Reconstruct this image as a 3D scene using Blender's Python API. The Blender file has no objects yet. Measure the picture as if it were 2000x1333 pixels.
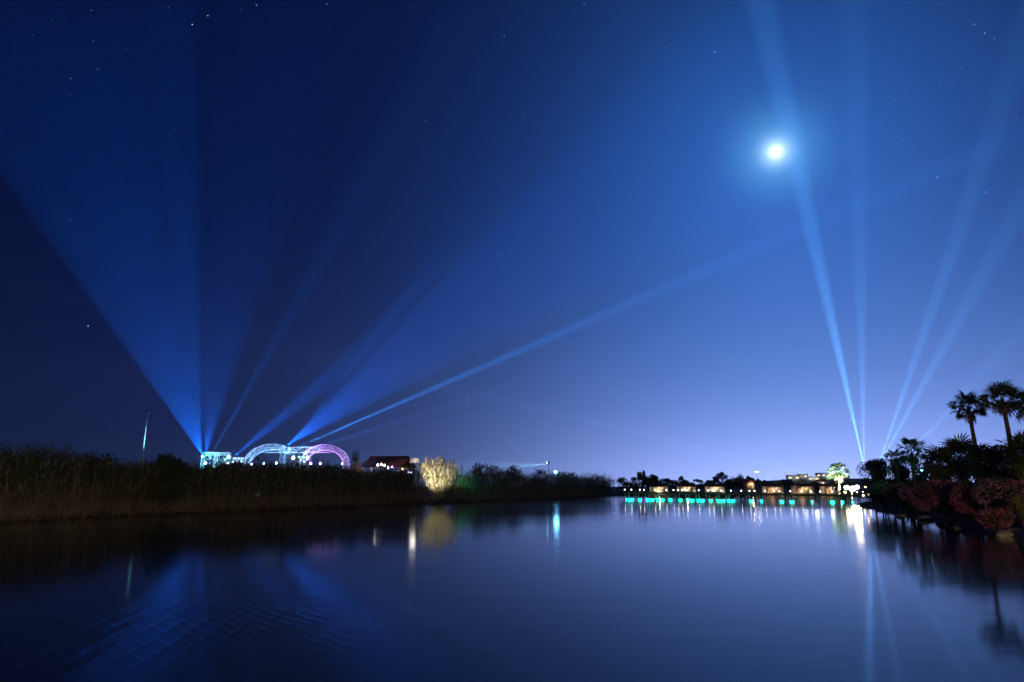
import bpy, bmesh, math, random
import numpy as np
from mathutils import Vector, Matrix, Euler

sc = bpy.context.scene
COL = sc.collection
rad = math.radians

# ------------------------------------------------------------------ camera
F, CX, CY, PITCH, HC = 1333.0, 1000.0, 666.5, rad(12.0), 2.6
cam_d = bpy.data.cameras.new('camera'); cam = bpy.data.objects.new('camera', cam_d); COL.objects.link(cam)
cam_d.lens = 24.0; cam_d.sensor_width = 36.0; cam_d.clip_start = 0.1; cam_d.clip_end = 20000
cam.location = (0, 0, HC); cam.rotation_euler = (math.pi/2 + PITCH, 0, 0)
sc.camera = cam

def ray(px, py):
    x = (px-CX)/F; u = (CY-py)/F
    return Vector((x, math.cos(PITCH)-u*math.sin(PITCH), math.sin(PITCH)+u*math.cos(PITCH)))
def at(px, py, D):
    """point of the place seen at photo pixel (px,py) whose distance ahead is D metres"""
    r = ray(px, py); t = D/r.y
    return Vector((0, 0, HC)) + r*t
def ground(px, py, z=0.0):
    r = ray(px, py); t = (z-HC)/r.z
    return Vector((0, 0, HC)) + r*t

# ------------------------------------------------------------------ world: moonlit night sky
MOON = ray(1515, 297).normalized()
MOON_EL = math.asin(MOON.z); MOON_AZ = math.atan2(MOON.x, MOON.y)
w = bpy.data.worlds.new('World'); sc.world = w; w.use_nodes = True
nt = w.node_tree; nt.nodes.clear(); L = nt.links.new
def N(t, **k):
    n = nt.nodes.new(t)
    for a, b in k.items(): setattr(n, a, b)
    return n
def M(op, a, b=None, c=None, clamp=False):
    n = N('ShaderNodeMath', operation=op); n.use_clamp = clamp
    for i, v in enumerate((a, b, c)):
        if v is None: continue
        if isinstance(v, (int, float)): n.inputs[i].default_value = v
        else: L(v, n.inputs[i])
    return n.outputs[0]
def VM(op, a, b=None):
    n = N('ShaderNodeVectorMath', operation=op)
    for i, v in enumerate((a, b)):
        if v is None: continue
        if isinstance(v, (tuple, list, Vector)): n.inputs[i].default_value = tuple(v)
        else: L(v, n.inputs[i])
    return n
def scaled(col, fac):
    n = N('ShaderNodeVectorMath', operation='SCALE'); n.inputs[0].default_value = col
    L(fac, n.inputs['Scale']); return n.outputs[0]
tc = N('ShaderNodeTexCoord')
d = VM('NORMALIZE', tc.outputs['Generated']).outputs[0]
sep = N('ShaderNodeSeparateXYZ'); L(d, sep.inputs[0])
zc = M('MAXIMUM', sep.outputs['Z'], 0.0)
md = M('MAXIMUM', VM('DOT_PRODUCT', d, MOON).outputs['Value'], 0.0)
def lobe(n): return M('POWER', md, float(n))
flat = N('ShaderNodeCombineXYZ'); L(sep.outputs['X'], flat.inputs[0]); L(sep.outputs['Y'], flat.inputs[1])
fn = VM('NORMALIZE', flat.outputs[0]).outputs[0]
def town(az, n): return M('POWER', M('MAXIMUM', VM('DOT_PRODUCT', fn, (math.sin(az), math.cos(az), 0)).outputs['Value'], 0.0), float(n))
def fall(k): return M('EXPONENT', M('MULTIPLY', zc, -float(k)))
sky = N('ShaderNodeTexSky', sky_type='NISHITA'); sky.sun_disc = False
sky.sun_elevation = MOON_EL; sky.sun_rotation = MOON_AZ; sky.air_density = 1.0; sky.dust_density = 0.4
skyt = VM('MULTIPLY', sky.outputs[0], (0.0002, 0.0010, 0.0048)).outputs[0]
terms = [
    skyt,
    scaled((0.0003, 0.0010, 0.010), M('ADD', M('MULTIPLY', zc, 0.0), 1.0)),          # deep night blue everywhere
    scaled((0.000, 0.0035, 0.060), M('MULTIPLY', lobe(4.0), fall(2.2))),                                         # moonlit air, wide
    scaled((0.006, 0.043, 0.38), M('MULTIPLY', lobe(13), fall(2.8))),
    scaled((0.008, 0.050, 0.17), lobe(60)),
    scaled((0.07, 0.25, 0.38), lobe(900)),                                          # aureole
    scaled((0.55, 0.70, 0.75), lobe(7000)),
    scaled((0.7, 0.7, 0.65), lobe(30000)),
    scaled((0.085, 0.315, 0.77), M('MULTIPLY', town(rad(25), 11), fall(4.0))),           # glow of the town on the horizon
    scaled((0.53, 0.45, 0.74), M('MULTIPLY', town(rad(26), 12), fall(12.5))),
    scaled((0.014, 0.012, 0.045), M('MULTIPLY', town(rad(2), 3), fall(8.0))),
]
# stars: thin dots of the night sky
vo = N('ShaderNodeTexVoronoi', feature='F1', distance='EUCLIDEAN'); vo.inputs['Scale'].default_value = 110.0
L(d, vo.inputs['Vector'])
vsep = N('ShaderNodeSeparateColor'); L(vo.outputs['Color'], vsep.inputs[0])
dot = M('LESS_THAN', vo.outputs['Distance'], M('MULTIPLY_ADD', M('POWER', vsep.outputs[0], 6.0), 0.03, 0.042))
bri = M('MULTIPLY', M('POWER', vsep.outputs[1], 4.0), M('MULTIPLY', dot, M('GREATER_THAN', sep.outputs['Z'], 0.09)))
terms.append(scaled((0.7, 0.95, 1.25), bri))
acc = terms[0]
for t in terms[1:]: acc = VM('ADD', acc, t).outputs[0]
bg = N('ShaderNodeBackground'); L(acc, bg.inputs[0]); bg.inputs[1].default_value = 1.0
wo = N('ShaderNodeOutputWorld'); L(bg.outputs[0], wo.inputs[0])

# ------------------------------------------------------------------ moonlight
sun_d = bpy.data.lights.new('moonlight', 'SUN'); sun = bpy.data.objects.new('moonlight', sun_d); COL.objects.link(sun)
sun_d.energy = 0.02; sun_d.angle = rad(0.5); sun_d.color = (0.75, 0.88, 1.0)
sun.rotation_euler = MOON.to_track_quat('Z', 'Y').to_euler()

# ------------------------------------------------------------------ exposure and sampling
vs = sc.view_settings
vs.view_transform = 'Standard'; vs.look = 'None'; vs.exposure = 0.0; vs.gamma = 1.0; vs.use_curve_mapping = False
cy = sc.cycles
cy.use_denoising = True; cy.max_bounces = 4; cy.diffuse_bounces = 1; cy.glossy_bounces = 3; cy.transmission_bounces = 2
cy.volume_bounces = 0; cy.transparent_max_bounces = 8; cy.caustics_reflective = False; cy.caustics_refractive = False
cy.sample_clamp_indirect = 4.0; cy.sample_clamp_direct = 0.0

# ------------------------------------------------------------------ helpers
def pmat(name, col, rough=0.7, var=0.35, scale=3.0, metal=0.0, emit=None, estr=0.0, col2=None, spec=0.3, trans=0.0):
    """procedural material: noise-broken base colour, optional emission for lamps"""
    m = bpy.data.materials.new(name); m.use_nodes = True; t = m.node_tree
    p = t.nodes.get('Principled BSDF')
    p.inputs['Roughness'].default_value = rough; p.inputs['Metallic'].default_value = metal
    p.inputs['Specular IOR Level'].default_value = spec
    c2 = col2 or tuple(c*(1-var) for c in col)
    tcn = t.nodes.new('ShaderNodeTexCoord'); no = t.nodes.new('ShaderNodeTexNoise')
    no.inputs['Scale'].default_value = scale; no.inputs['Detail'].default_value = 4
    t.links.new(tcn.outputs['Object'], no.inputs['Vector'])
    rp = t.nodes.new('ShaderNodeValToRGB')
    rp.color_ramp.elements[0].position = 0.35; rp.color_ramp.elements[1].position = 0.65
    rp.color_ramp.elements[0].color = (*c2, 1); rp.color_ramp.elements[1].color = (*col, 1)
    t.links.new(no.outputs['Fac'], rp.inputs[0]); t.links.new(rp.outputs[0], p.inputs['Base Color'])
    if emit:
        p.inputs['Emission Color'].default_value = (*emit, 1); p.inputs['Emission Strength'].default_value = estr
    if trans:
        tr = t.nodes.new('ShaderNodeBsdfTranslucent'); t.links.new(rp.outputs[0], tr.inputs[0])
        mx = t.nodes.new('ShaderNodeMixShader'); mx.inputs[0].default_value = trans
        out = t.nodes.get('Material Output')
        t.links.new(p.outputs[0], mx.inputs[1]); t.links.new(tr.outputs[0], mx.inputs[2]); t.links.new(mx.outputs[0], out.inputs[0])
    return m

class MB:
    """collects verts and faces (numpy blocks) and links them as one mesh"""
    def __init__(s): s.v = []; s.f3 = []; s.f4 = []; s.n = 0
    def add(s, V, f3=None, f4=None):
        V = np.asarray(V, float).reshape(-1, 3); s.v.append(V)
        if f3 is not None and len(f3): s.f3.append(np.asarray(f3, int).reshape(-1, 3)+s.n)
        if f4 is not None and len(f4): s.f4.append(np.asarray(f4, int).reshape(-1, 4)+s.n)
        s.n += len(V); return s
    def box(s, c, size, R=None):
        x, y, z = [k/2 for k in size]
        P = [Vector((a*x, b*y, e*z)) for e in (-1, 1) for a, b in ((-1,-1),(1,-1),(1,1),(-1,1))]
        P = [(R @ p if R else p) + Vector(c) for p in P]
        return s.add([tuple(p) for p in P], None, [(0,3,2,1),(4,5,6,7),(0,1,5,4),(1,2,6,5),(2,3,7,6),(3,0,4,7)])
    def tube(s, pts, r, sides=6, cap=True):
        pts = [Vector(p) for p in pts]; n = len(pts)
        rs = r if isinstance(r, (list, tuple)) else [r]*n
        V = []; f4 = []
        for i, p in enumerate(pts):
            dv = (pts[min(i+1, n-1)]-pts[max(i-1, 0)]); dv = dv.normalized() if dv.length > 1e-9 else Vector((0,0,1))
            q = dv.to_track_quat('Z', 'Y'); a = q @ Vector((1,0,0)); b = q @ Vector((0,1,0))
            for k in range(sides):
                an = 2*math.pi*k/sides
                V.append(tuple(p+a*(rs[i]*math.cos(an))+b*(rs[i]*math.sin(an))))
        for i in range(n-1):
            for k in range(sides):
                k2 = (k+1) % sides
                f4.append((i*sides+k, i*sides+k2, (i+1)*sides+k2, (i+1)*sides+k))
        f3 = []
        if cap:
            for e, o in ((0, 1), (n-1, 0)):
                c = len(V); V.append(tuple(pts[e]))
                for k in range(sides):
                    k2 = (k+1) % sides
                    f3.append((c, e*sides+k2, e*sides+k) if o else (c, e*sides+k, e*sides+k2))
        return s.add(V, f3, f4)
    def prism(s, outline, vec):
        """extrude a planar outline (list of points) along vec"""
        o = [Vector(p) for p in outline]; n = len(o); vec = Vector(vec)
        V = [tuple(p) for p in o]+[tuple(p+vec) for p in o]
        f4 = [(i, (i+1) % n, n+(i+1) % n, n+i) for i in range(n)]
        f3 = [(0, i+1, i) for i in range(1, n-1)]+[(n, n+i, n+i+1) for i in range(1, n-1)]
        return s.add(V, f3, f4)
    def sphere(s, c, r, seg=8, rings=5, sq=(1,1,1)):
        V = []; f4 = []; f3 = []
        for j in range(1, rings):
            th = math.pi*j/rings
            for i in range(seg):
                ph = 2*math.pi*i/seg
                V.append((c[0]+r*sq[0]*math.sin(th)*math.cos(ph), c[1]+r*sq[1]*math.sin(th)*math.sin(ph), c[2]+r*sq[2]*math.cos(th)))
        for j in range(rings-2):
            for i in range(seg):
                i2 = (i+1) % seg; f4.append((j*seg+i, (j+1)*seg+i, (j+1)*seg+i2, j*seg+i2))
        t = len(V); V.append((c[0], c[1], c[2]+r*sq[2])); b = len(V); V.append((c[0], c[1], c[2]-r*sq[2]))
        for i in range(seg):
            i2 = (i+1) % seg
            f3.append((t, i, i2)); f3.append((b, (rings-2)*seg+i2, (rings-2)*seg+i))
        return s.add(V, f3, f4)
    def mesh(s, name, m=None, smooth=False):
        me = bpy.data.meshes.new(name)
        V = np.concatenate(s.v) if s.v else np.zeros((0,3))
        f3 = np.concatenate(s.f3) if s.f3 else np.zeros((0,3), int)
        f4 = np.concatenate(s.f4) if s.f4 else np.zeros((0,4), int)
        me.vertices.add(len(V)); me.vertices.foreach_set('co', V.astype(np.float32).ravel())
        nl = f3.size+f4.size; me.loops.add(nl)
        me.loops.foreach_set('vertex_index', np.concatenate([f3.ravel(), f4.ravel()]).astype(np.int32))
        npoly = len(f3)+len(f4); me.polygons.add(npoly)
        st = np.concatenate([np.arange(len(f3))*3, f3.size+np.arange(len(f4))*4]).astype(np.int32)
        me.polygons.foreach_set('loop_start', st)
        me.update(calc_edges=True)
        if smooth: me.polygons.foreach_set('use_smooth', np.ones(npoly, bool))
        if m: me.materials.append(m)
        return me
    def build(s, name, m, parent=None, smooth=False):
        return link(name, s.mesh(name, m, smooth), parent)

def link(name, data, parent=None):
    o = bpy.data.objects.new(name, data); COL.objects.link(o)
    if parent: o.parent = parent
    return o
def tag(o, label=None, cat=None, group=None, kind=None):
    if label: o['label'] = label
    if cat: o['category'] = cat
    if group: o['group'] = group
    if kind: o['kind'] = kind
    return o
def thing(name, label, cat, loc=(0,0,0), rz=0.0, group=None):
    o = link(name, None); o.location = loc; o.rotation_euler = (0,0,rz)
    o.empty_display_size = 0.2
    return tag(o, label, cat, group)
def copy_tree(o, parent=None):
    c = o.copy(); COL.objects.link(c); c.parent = parent
    for ch in list(o.children): copy_tree(ch, c)
    return c
def lamp(kind, name, parent, loc, power, col, **k):
    l = bpy.data.lights.new(name, kind); o = link(name, l, parent); o.location = loc
    l.energy = power; l.color = col
    for a, b in k.items(): setattr(l, a, b)
    return o

# ------------------------------------------------------------------ materials
MT = dict(
    soil = pmat('soil', (0.07, 0.05, 0.035), 0.95, 0.5, 0.6),
    reed = pmat('reed_green', (0.17, 0.15, 0.06), 0.7, 0.5, 0.7, col2=(0.06, 0.09, 0.03), trans=0.25),
    dry = pmat('dry_reed', (0.34, 0.26, 0.16), 0.85, 0.5, 0.9, col2=(0.17, 0.12, 0.07)),
    plume = pmat('reed_plume', (0.42, 0.36, 0.22), 0.85, 0.4, 2.0, trans=0.3),
    cane = pmat('pale_cane', (0.52, 0.47, 0.32), 0.7, 0.4, 1.2, col2=(0.20, 0.20, 0.08), trans=0.3),
    leafd = pmat('dark_leaf', (0.045, 0.075, 0.03), 0.6, 0.6, 0.9, trans=0.2),
    leafm = pmat('mid_leaf', (0.075, 0.11, 0.035), 0.6, 0.5, 0.8, trans=0.25),
    leafp = pmat('pink_brush', (0.22, 0.13, 0.12), 0.7, 0.5, 1.3, trans=0.2),
    leafy = pmat('yellow_leaf', (0.20, 0.19, 0.04), 0.6, 0.4, 1.5, trans=0.3),
    bark = pmat('bark', (0.12, 0.085, 0.06), 0.9, 0.5, 4.0),
    palm = pmat('palm_frond', (0.06, 0.085, 0.03), 0.55, 0.4, 2.5, trans=0.15),
    palmdead = pmat('dead_frond', (0.20, 0.12, 0.055), 0.85, 0.5, 2.5),
    bract1 = pmat('bract_magenta', (0.38, 0.17, 0.32), 0.7, 0.5, 1.2, col2=(0.25, 0.04, 0.05), trans=0.3),
    bract2 = pmat('bract_crimson', (0.38, 0.14, 0.19), 0.7, 0.5, 1.5, col2=(0.28, 0.04, 0.09), trans=0.3),
    bract3 = pmat('bract_pale', (0.55, 0.36, 0.32), 0.7, 0.5, 2.0, col2=(0.22, 0.12, 0.10), trans=0.3),
    alu = pmat('aluminium', (0.75, 0.76, 0.78), 0.35, 0.2, 2.0, metal=0.3),
    steel = pmat('dark_steel', (0.10, 0.10, 0.11), 0.45, 0.3, 3.0, metal=0.6),
    galv = pmat('galvanised', (0.55, 0.57, 0.58), 0.5, 0.25, 3.0, metal=0.2),
    wood = pmat('deck_wood', (0.20, 0.14, 0.09), 0.8, 0.5, 2.5),
    pile = pmat('pile_wood', (0.6, 0.58, 0.5), 0.8, 0.35, 3.0),
    roof = pmat('dark_roof', (0.08, 0.04, 0.03), 0.8, 0.5, 3.0),
    redroof = pmat('red_roof', (0.20, 0.05, 0.04), 0.8, 0.4, 3.0),
    white = pmat('white_paint', (0.78, 0.76, 0.72), 0.6, 0.15, 2.0),
    cloth = pmat('white_cloth', (0.80, 0.78, 0.74), 0.85, 0.12, 3.0, trans=0.35),
    wall = pmat('warm_plaster', (0.62, 0.50, 0.38), 0.8, 0.25, 2.0),
    screen = pmat('stage_scrim', (0.45, 0.47, 0.50), 0.7, 0.25, 2.5, trans=0.3),
    stone = pmat('bank_stone', (0.30, 0.26, 0.20), 0.85, 0.45, 1.5),
    pane = pmat('lit_window', (0.7, 0.6, 0.4), 0.3, 0.1, 1.0, emit=(1.0, 0.72, 0.40), estr=2.0),
    glass = pmat('dark_glass', (0.03, 0.04, 0.05), 0.1, 0.2, 1.0, spec=0.5),
    e_white = pmat('lamp_white', (0.9, 0.9, 0.9), 0.4, 0.05, 1.0, emit=(0.85, 0.95, 1.0), estr=25.0),
    e_blue = pmat('lamp_blue', (0.9, 0.9, 0.9), 0.4, 0.05, 1.0, emit=(0.22, 0.66, 1.0), estr=16.0),
    e_cyan = pmat('lamp_cyan', (0.9, 0.9, 0.9), 0.4, 0.05, 1.0, emit=(0.15, 1.0, 0.85), estr=12.0),
    e_violet = pmat('lamp_violet', (0.9, 0.9, 0.9), 0.4, 0.05, 1.0, emit=(0.55, 0.20, 1.0), estr=14.0),
    e_warm = pmat('lamp_warm', (0.9, 0.9, 0.9), 0.4, 0.05, 1.0, emit=(1.0, 0.68, 0.34), estr=8.0),
    e_dot = pmat('lamp_globe', (0.9, 0.9, 0.9), 0.4, 0.05, 1.0, emit=(1.0, 0.90, 0.72), estr=10.0),
    e_flood = pmat('lamp_flood', (0.9, 0.9, 0.9), 0.4, 0.05, 1.0, emit=(1.0, 0.88, 0.62), estr=30.0),
    e_green = pmat('led_green', (0.9, 0.9, 0.9), 0.4, 0.05, 1.0, emit=(0.0, 0.85, 0.55), estr=15.0),
    e_moon = pmat('moon_disc', (0.8, 0.8, 0.8), 0.9, 0.3, 0.012, emit=(0.80, 0.95, 1.0), estr=6.0),
)

# ------------------------------------------------------------------ terrain and water
def gxy(px, py): p = ground(px, py); return (p.x, p.y)
LEFT = [(-46,5), (-45,20), gxy(0,1022), gxy(200,1010), gxy(450,1000), gxy(700,990), gxy(900,981), gxy(1100,973), gxy(1210,968.5)]
FAR = [(45,183), (62,181), (84,180), (100,176)]
RIGHT = [(96,150), (70,128), (58,112), (46.5,93), (41.5,81), gxy(1740,1003), gxy(1800,1015), gxy(1880,1030), gxy(1950,1045), gxy(2000,1060), (24,24), (20,6)]
POLY = np.array(LEFT+FAR+RIGHT)
def sdf(P):
    """signed distance to the channel outline: positive on land"""
    A = POLY; B = np.roll(POLY, -1, 0); best = np.full(len(P), 1e9); ins = np.zeros(len(P), bool)
    for a, b in zip(A, B):
        e = b-a; wv = P-a; t = np.clip((wv@e)/(e@e), 0, 1)
        best = np.minimum(best, np.hypot(*(wv-t[:,None]*e).T))
        c = (a[1] <= P[:,1]) != (b[1] <= P[:,1])
        with np.errstate(divide='ignore', invalid='ignore'):
            xi = a[0]+(P[:,1]-a[1])*e[0]/e[1]
        ins ^= c & (P[:,0] < xi)
    return np.where(ins, -best, best)
def hgt(P):
    s = sdf(P); x, y = P[:,0], P[:,1]
    s = s+0.5*np.sin(x*0.9+1.3*np.sin(y*0.37))*np.cos(y*0.71)+0.25*np.sin(x*2.3+y*1.9)
    h = np.clip(s*0.34, -1.6, 0.0)+0.95*(1-np.exp(-np.maximum(s,0)*0.45))
    h = h+np.where(s > 2, 0.10*np.sin(x*0.31)*np.sin(y*0.27), 0)
    g = np.exp(-(((x-165)/75)**2+((y-350)/70)**2)); return h+g*5.5
def hz_at(x, y): return float(hgt(np.array([[x, y]]))[0])
gx = np.concatenate([np.array([-1700,-1200,-800,-500,-330,-220,-150,-110]), np.arange(-85,-20,0.9), np.arange(-20,24,1.6), np.arange(24,75,0.9), np.array([78,82,86,90,95,100,107,115,125,140,155,170,185,200,220,245,280,330,400,500,800,1200,1700])])
gy = np.concatenate([np.array([-150,-80,-40,-15,0,10]), np.arange(18,120,0.9), np.arange(120,200,1.6), np.array([205,212,220,230,245,260,280,300,320,340,360,380,400,430,470,520,600,750,1000,1500,2300])])
GX, GY = np.meshgrid(gx, gy); P = np.stack([GX.ravel(), GY.ravel()], 1); Z = hgt(P)
nx, ny = len(gx), len(gy); idx = np.arange(nx*ny).reshape(ny, nx)
g = MB(); g.add(np.column_stack([P, Z]), None, np.stack([idx[:-1,:-1], idx[:-1,1:], idx[1:,1:], idx[1:,:-1]], -1).reshape(-1,4))
tag(g.build('ground', MT['soil'], None, True), kind='structure')

wm = bpy.data.materials.new('lagoon_water'); wm.use_nodes = True; t = wm.node_tree; p = t.nodes['Principled BSDF']
p.inputs['Base Color'].default_value = (0.004, 0.008, 0.016, 1); p.inputs['IOR'].default_value = 1.33
p.inputs['Roughness'].default_value = 0.072
tcn = t.nodes.new('ShaderNodeTexCoord')
def wn(ty, **k):
    n = t.nodes.new(ty)
    for a, b in k.items(): setattr(n, a, b)
    return n
def wmath(op, a, b):
    n = wn('ShaderNodeMath', operation=op)
    for i, v in enumerate((a, b)):
        if isinstance(v, (int, float)): n.inputs[i].default_value = v
        else: t.links.new(v, n.inputs[i])
    return n.outputs[0]
def wave(rot, scale, dist):
    mp = wn('ShaderNodeMapping'); mp.inputs['Rotation'].default_value = (0, 0, rad(rot)); t.links.new(tcn.outputs['Object'], mp.inputs[0])
    wv = wn('ShaderNodeTexWave', wave_type='BANDS', bands_direction='X', wave_profile='SIN')
    wv.inputs['Scale'].default_value = scale; wv.inputs['Distortion'].default_value = dist; wv.inputs['Detail'].default_value = 1.0; wv.inputs['Detail Scale'].default_value = 0.6
    t.links.new(mp.outputs[0], wv.inputs[0]); return wv.outputs['Fac']
# two crossing trains of ripples with broken, peaked crests, in a patch off the left bank
def ridge(v_): return wmath('POWER', v_, 2.2)
cross = wmath('ADD', wmath('MULTIPLY', ridge(wave(-8, 0.75, 2.0)), 1.6), ridge(wave(-42, 1.1, 2.0)))
brk = wn('ShaderNodeTexNoise'); brk.inputs['Scale'].default_value = 0.45; brk.inputs['Detail'].default_value = 2; t.links.new(tcn.outputs['Object'], brk.inputs[0])
brm = wn('ShaderNodeMapRange', interpolation_type='SMOOTHSTEP'); t.links.new(brk.outputs['Fac'], brm.inputs[0])
brm.inputs[1].default_value = 0.38; brm.inputs[2].default_value = 0.62
dist = wn('ShaderNodeVectorMath', operation='DISTANCE'); dist.inputs[1].default_value = (-6.6, 13.5, 0); t.links.new(tcn.outputs['Object'], dist.inputs[0])
mask = wn('ShaderNodeMapRange', interpolation_type='SMOOTHSTEP'); t.links.new(dist.outputs['Value'], mask.inputs[0])
mask.inputs[1].default_value = 5.6; mask.inputs[2].default_value = 1.5; mask.inputs[3].default_value = 0.0; mask.inputs[4].default_value = 1.0
rip = wmath('MULTIPLY', wmath('MULTIPLY', wmath('MULTIPLY', cross, mask.outputs[0]), wmath('ADD', wmath('MULTIPLY', brm.outputs[0], 0.85), 0.15)), 0.0035)
nz = wn('ShaderNodeTexNoise'); nz.inputs['Scale'].default_value = 0.9; nz.inputs['Detail'].default_value = 3
mp = wn('ShaderNodeMapping'); mp.inputs['Scale'].default_value = (0.35, 1.0, 1.0); t.links.new(tcn.outputs['Object'], mp.inputs[0]); t.links.new(mp.outputs[0], nz.inputs[0])
# patches of breeze
br_ = wn('ShaderNodeTexNoise'); br_.inputs['Scale'].default_value = 0.05; br_.inputs['Detail'].default_value = 3; br_.inputs['Distortion'].default_value = 0.6
mp2 = wn('ShaderNodeMapping'); mp2.inputs['Scale'].default_value = (0.5, 1.6, 1.0); t.links.new(tcn.outputs['Object'], mp2.inputs[0]); t.links.new(mp2.outputs[0], br_.inputs[0])
rm = wn('ShaderNodeMapRange'); t.links.new(br_.outputs['Fac'], rm.inputs[0]); rm.inputs[1].default_value = 0.35; rm.inputs[2].default_value = 0.65; rm.inputs[3].default_value = 0.068; rm.inputs[4].default_value = 0.096
t.links.new(rm.outputs[0], p.inputs['Roughness'])
hh = wmath('ADD', rip, wmath('MULTIPLY', nz.outputs['Fac'], 0.004))
bp = wn('ShaderNodeBump'); bp.inputs['Strength'].default_value = 1.0; bp.inputs['Distance'].default_value = 1.0
t.links.new(hh, bp.inputs['Height']); t.links.new(bp.outputs[0], p.inputs['Normal'])
wb = MB(); wb.add([(-400,-140,0),(400,-140,0),(400,260,0),(-400,260,0)], None, [(0,1,2,3)])
tag(wb.build('water', wm), kind='structure')

# ------------------------------------------------------------------ haze
hb = MB(); hb.box((0, 1050, 218), (3600, 2700, 444))
hm = bpy.data.materials.new('night_haze'); hm.use_nodes = True; tt = hm.node_tree; tt.nodes.clear()
v = tt.nodes.new('ShaderNodeVolumePrincipled'); v.inputs['Color'].default_value = (0.85, 0.92, 1, 1); v.inputs['Density'].default_value = 0.0001
v.inputs['Anisotropy'].default_value = 0.6
ou = tt.nodes.new('ShaderNodeOutputMaterial'); tt.links.new(v.outputs[0], ou.inputs['Volume'])
hzo = tag(hb.build('haze', hm), 'thin night haze hanging over the lagoon', kind='stuff')

# ------------------------------------------------------------------ moon
md_ = MB(); md_.sphere((0,0,0), 31, 24, 16)
moon = md_.build('moon', MT['e_moon'], None, True); moon.location = Vector((0,0,HC))+MOON*5200
tag(moon, 'bright white moon glowing high over the right side of the lagoon', 'moon')

# ------------------------------------------------------------------ vegetation builders
def unit(rng, n):
    v = rng.normal(size=(n,3)); return v/np.linalg.norm(v, axis=1, keepdims=True)
def blades(mb, B, T, W, sag, rng, seg=2):
    """arching blades from B to T (n,3), width W, sagging by sag at the tip"""
    n = len(B); d_ = T-B; side = np.cross(d_, unit(rng, n)); side /= np.linalg.norm(side, axis=1, keepdims=True)+1e-9
    V = np.zeros((n, (seg+1)*2, 3))
    for k in range(seg+1):
        u = k/seg; c = B+d_*u; c[:,2] -= sag*u*u
        wd = (W*(1-u*0.9))[:,None]*side*0.5
        V[:,2*k] = c-wd; V[:,2*k+1] = c+wd
    base = np.arange(n)[:,None]*((seg+1)*2)
    f = np.concatenate([base+np.array([2*k,2*k+1,2*k+3,2*k+2]) for k in range(seg)], 0)
    mb.add(V.reshape(-1,3), None, f)
def leaves(mb, C, size, rng, aspect=0.5, up=0.0):
    """one diamond leaf per centre"""
    n = len(C); a = unit(rng, n); a[:,2] += up; a /= np.linalg.norm(a, axis=1, keepdims=True)
    b = np.cross(a, unit(rng, n)); b /= np.linalg.norm(b, axis=1, keepdims=True)+1e-9
    s = (size*rng.uniform(0.6, 1.35, n))[:,None]
    V = np.stack([C-a*s*0.5, C+b*s*aspect*0.5, C+a*s*0.5, C-b*s*aspect*0.5], 1)
    mb.add(V.reshape(-1,3), None, np.arange(n*4).reshape(-1,4))
def clump_points(rng, n, R, clumps, cr=0.34, floor=0.0):
    """points in clumps spread through an ellipsoid of radii R centred on z=R[2]"""
    c = unit(rng, clumps)*(rng.uniform(0.35, 1.0, clumps)**0.5)[:,None]*(1-cr*0.6)
    k = rng.integers(0, clumps, n)
    rr = cr*rng.uniform(0.6, 1.25, clumps)
    p = c[k]+unit(rng, n)*(rng.uniform(0, 1, n)**0.45*rr[k])[:,None]
    p = p*np.array(R); p[:,2] += R[2]
    return p[p[:,2] > floor]
def canes(rng, base, H, lean, nleaf, leaflen, leafw=0.05, stalkw=0.035, out=.65, u0=.22):
    """a set of tall canes with arching blade leaves; returns (stalks+leaves MB, tops)"""
    mb = MB(); n = len(base)
    top = base.copy(); top[:,2] += H; top[:,:2] += lean
    blades(mb, base, top, np.full(n, stalkw)*rng.uniform(.7,1.3,n), 0.0, rng, 2)
    for q in range(nleaf):
        u = rng.uniform(u0, 1.0, n)[:,None]
        b = base+(top-base)*u
        an = rng.uniform(0, 2*math.pi, n); ll = leaflen*rng.uniform(.5,1.3,n)
        t_ = b+np.stack([np.cos(an)*ll*out, np.sin(an)*ll*out, ll*rng.uniform(.35,1.0,n)], 1)
        blades(mb, b, t_, np.full(n, leafw)*rng.uniform(.6,1.4,n), ll.mean()*0.45*rng.uniform(.2,1.2), rng, 2)
    return mb, top
def plumes(mb, top, rng, L=0.5, m=10, w=0.02):
    n = len(top)
    for q in range(m):
        b = top-np.array([0,0,1])*rng.uniform(0.0, L*0.6, n)[:,None]
        an = rng.uniform(0, 2*math.pi, n); ll = L*rng.uniform(.3,.8,n)
        t_ = b+np.stack([np.cos(an)*ll*.28, np.sin(an)*ll*.28, ll], 1)
        blades(mb, b, t_, np.full(n, w), 0.0, rng, 1)

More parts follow.
